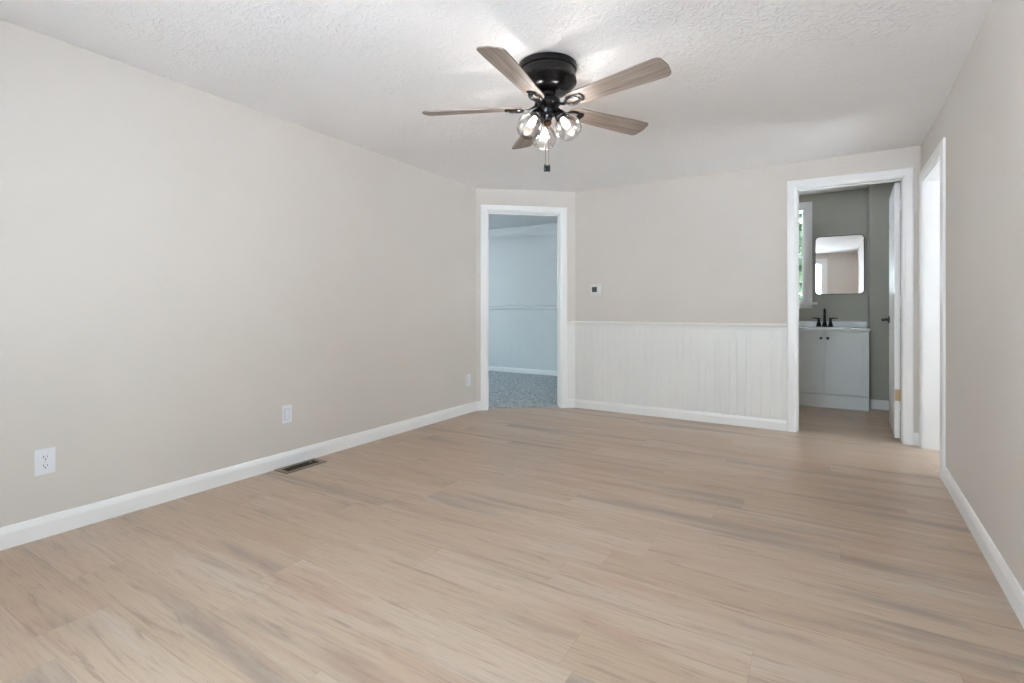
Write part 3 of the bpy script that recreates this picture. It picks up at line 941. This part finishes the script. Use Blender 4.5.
mb.box(-0.003, 0.003, -yi, yi, 0.001, 0.0044)
mb.build('grille', M['grille'], reg)
mb = MB().box(-0.004, 0.004, 0.06, 0.085, 0.0042, 0.010); mb.build('damper_lever', M['register'], reg)

# ---------------------------------------------------------------- vanity
VX = 0.048
van = empty('vanity_cabinet', (VX, 6.24, 0))
tag(van, 'light grey two-door bathroom vanity cabinet under the mirror', 'cabinet')
hw = 0.387
mb = MB().box(-hw, -hw + 0.018, 0.026, 0.45, 0.0, 0.815).box(hw - 0.018, hw, 0.026, 0.45, 0.0, 0.815)
mb.box(-hw + 0.018, hw - 0.018, 0.43, 0.448, 0.10, 0.815).box(-hw + 0.018, hw - 0.018, 0.027, 0.43, 0.12, 0.14)
mb.box(-0.02, 0.02, 0.026, 0.044, 0.14, 0.815).box(-hw + 0.018, hw - 0.018, 0.026, 0.044, 0.78, 0.815)
mb.box(-hw, hw, 0.008, 0.026, 0.0, 0.136)
mb.build('cabinet_body', M['vanity'], van, bevel=0.001)


def shaker(x0, x1, z0, z1):
    mb = MB(); s = 0.055
    mb.box(x0, x0 + s, 0, 0.02, z0, z1).box(x1 - s, x1, 0, 0.02, z0, z1)
    mb.box(x0 + s, x1 - s, 0, 0.02, z1 - s, z1).box(x0 + s, x1 - s, 0, 0.02, z0, z0 + s)
    mb.box(x0 + s, x1 - s, 0.014, 0.0195, z0 + s, z1 - s)
    return mb


for sgn in (-1, 1):
    x0, x1 = (-hw, -0.004) if sgn < 0 else (0.004, hw)
    d_ = shaker(x0, x1, 0.146, 0.808).build('cabinet_door', M['vanity'], van, bevel=0.001)
    T = Matrix.Translation((sgn * 0.030, 0, 0.733)) @ Matrix.Rotation(R90, 4, 'X')
    MB().lathe([(0, 0), (0.006, 0), (0.005, 0.010), (0.008, 0.015), (0.014, 0.020), (0.014, 0.026), (0.009, 0.030), (0, 0.031)], 20, T).build('knob', M['knob'], d_, smooth=True)

# countertop with an integral oval basin and backsplash
top = empty('sink_countertop', (VX, 6.22, 0.815)); tag(top, 'white vanity countertop with moulded basin and backsplash', 'countertop')
bm = bmesh.new()
tw, td, th_ = 0.395, 0.476, 0.026
n = 48
cx, cy, ea, eb = 0, 0.205, 0.205, 0.140


def rect_pt(a):
    c, s = math.cos(a), math.sin(a)
    k = min((tw / abs(c)) if abs(c) > 1e-6 else 9, ((td - cy) if s > 0 else cy) / abs(s) if abs(s) > 1e-6 else 9)
    return (cx + k * c, cy + k * s)


angs = sorted([2 * math.pi * i / n for i in range(n)] + [math.atan2(td - cy, tw), math.pi - math.atan2(td - cy, tw), math.pi + math.atan2(cy, tw), 2 * math.pi - math.atan2(cy, tw)])
n = len(angs)
ringsv = []
ringsv.append([bm.verts.new((*rect_pt(a), 0)) for a in angs])
ringsv.append([bm.verts.new((*rect_pt(a), th_)) for a in angs])
for f_, z in ((1.0, th_), (0.95, th_ - 0.01), (0.86, -0.04), (0.65, -0.085), (0.3, -0.105), (0.09, -0.11)):
    ringsv.append([bm.verts.new((cx + ea * f_ * math.cos(a), cy + eb * f_ * math.sin(a), z)) for a in angs])
for a, c in zip(ringsv, ringsv[1:]):
    for k in range(n): bm.faces.new((a[k], a[(k + 1) % n], c[(k + 1) % n], c[k]))
bm.faces.new(ringsv[-1])
mb = MB(); mb.bm.free(); mb.bm = bm
mb.build('basin_top', M['counter'], top)
MB().box(-tw, tw, td - 0.02, td, th_, th_ + 0.062).build('backsplash', M['counter'], top, bevel=0.002)
MB().lathe([(0, -0.108), (0.018, -0.108), (0.020, -0.105), (0, -0.104)], 20, Matrix.Translation((0, cy, 0))).build('drain', M['black'], top)

# faucet
fa = empty('faucet', (VX + 0.005, 6.22 + 0.405, 0.8412)); tag(fa, 'matte black two-handle faucet on the vanity top', 'faucet')
MB().prism([(0.082 * math.cos(2 * math.pi * i / 32) * (1 if True else 1), 0.027 * math.sin(2 * math.pi * i / 32)) for i in range(32)], 0, 0.012).build('base_plate', M['black_matte'], fa, bevel=0.002)
sp_ = MB().lathe([(0.024, 0.010), (0.022, 0.03), (0.014, 0.06), (0.0125, 0.09), (0.0125, 0.10)], 20)
sp_.tube([(0, 0, 0.09), (0, 0, 0.155), (0, -0.012, 0.182), (0, -0.035, 0.196), (0, -0.065, 0.192), (0, -0.088, 0.170), (0, -0.095, 0.145)], [0.0125, 0.012, 0.012, 0.0115, 0.011, 0.011, 0.011], 14, up=Vector((1, 0, 0)))
sp_.build('spout', M['black_matte'], fa, smooth=True)
for sgn in (-1, 1):
    hb = MB().lathe([(0.024, 0.010), (0.022, 0.028), (0.013, 0.062), (0.012, 0.085), (0.014, 0.098), (0, 0.102)], 20, Matrix.Translation((sgn * 0.056, 0, 0)))
    hb.tube([(sgn * 0.052, 0, 0.093), (sgn * 0.08, -0.002, 0.096), (sgn * 0.10, -0.004, 0.097), (sgn * 0.124, -0.005, 0.096)], [0.008, 0.0075, 0.006, 0.005], 10)
    hb.build('handle', M['black_matte'], fa, smooth=True)

# ---------------------------------------------------------------- mirror
mi = empty('wall_mirror', (0.193, BY1 - 0.008, 1.533)); tag(mi, 'rounded-corner rectangular mirror above the bathroom vanity', 'mirror')
ow, oh = 0.462, 0.656
# outline prisms in XZ, extruded towards the room (-Y)
mb = MB(); bm = mb.bm
outer = plate_outline(ow, oh, 0.045, 8); inn = plate_outline(ow - 0.012, oh - 0.012, 0.040, 8)
R = [[bm.verts.new(TF @ Vector((x, z, d))) for x, z in pl] for pl, d in ((outer, 0.0), (outer, 0.022), (inn, 0.022), (inn, 0.016))]
for a, c in zip(R, R[1:]):
    for k in range(len(a)): bm.faces.new((a[k], a[(k + 1) % len(a)], c[(k + 1) % len(a)], c[k]))
mb.build('mirror_frame', M['black_matte'], mi)
MB().prism(plate_outline(ow - 0.012, oh - 0.012, 0.040, 8), 0.004, 0.017, TF).build('mirror_glass', M['mirror'], mi)
mi.rotation_euler = (math.radians(0.35), 0, math.radians(-0.75))
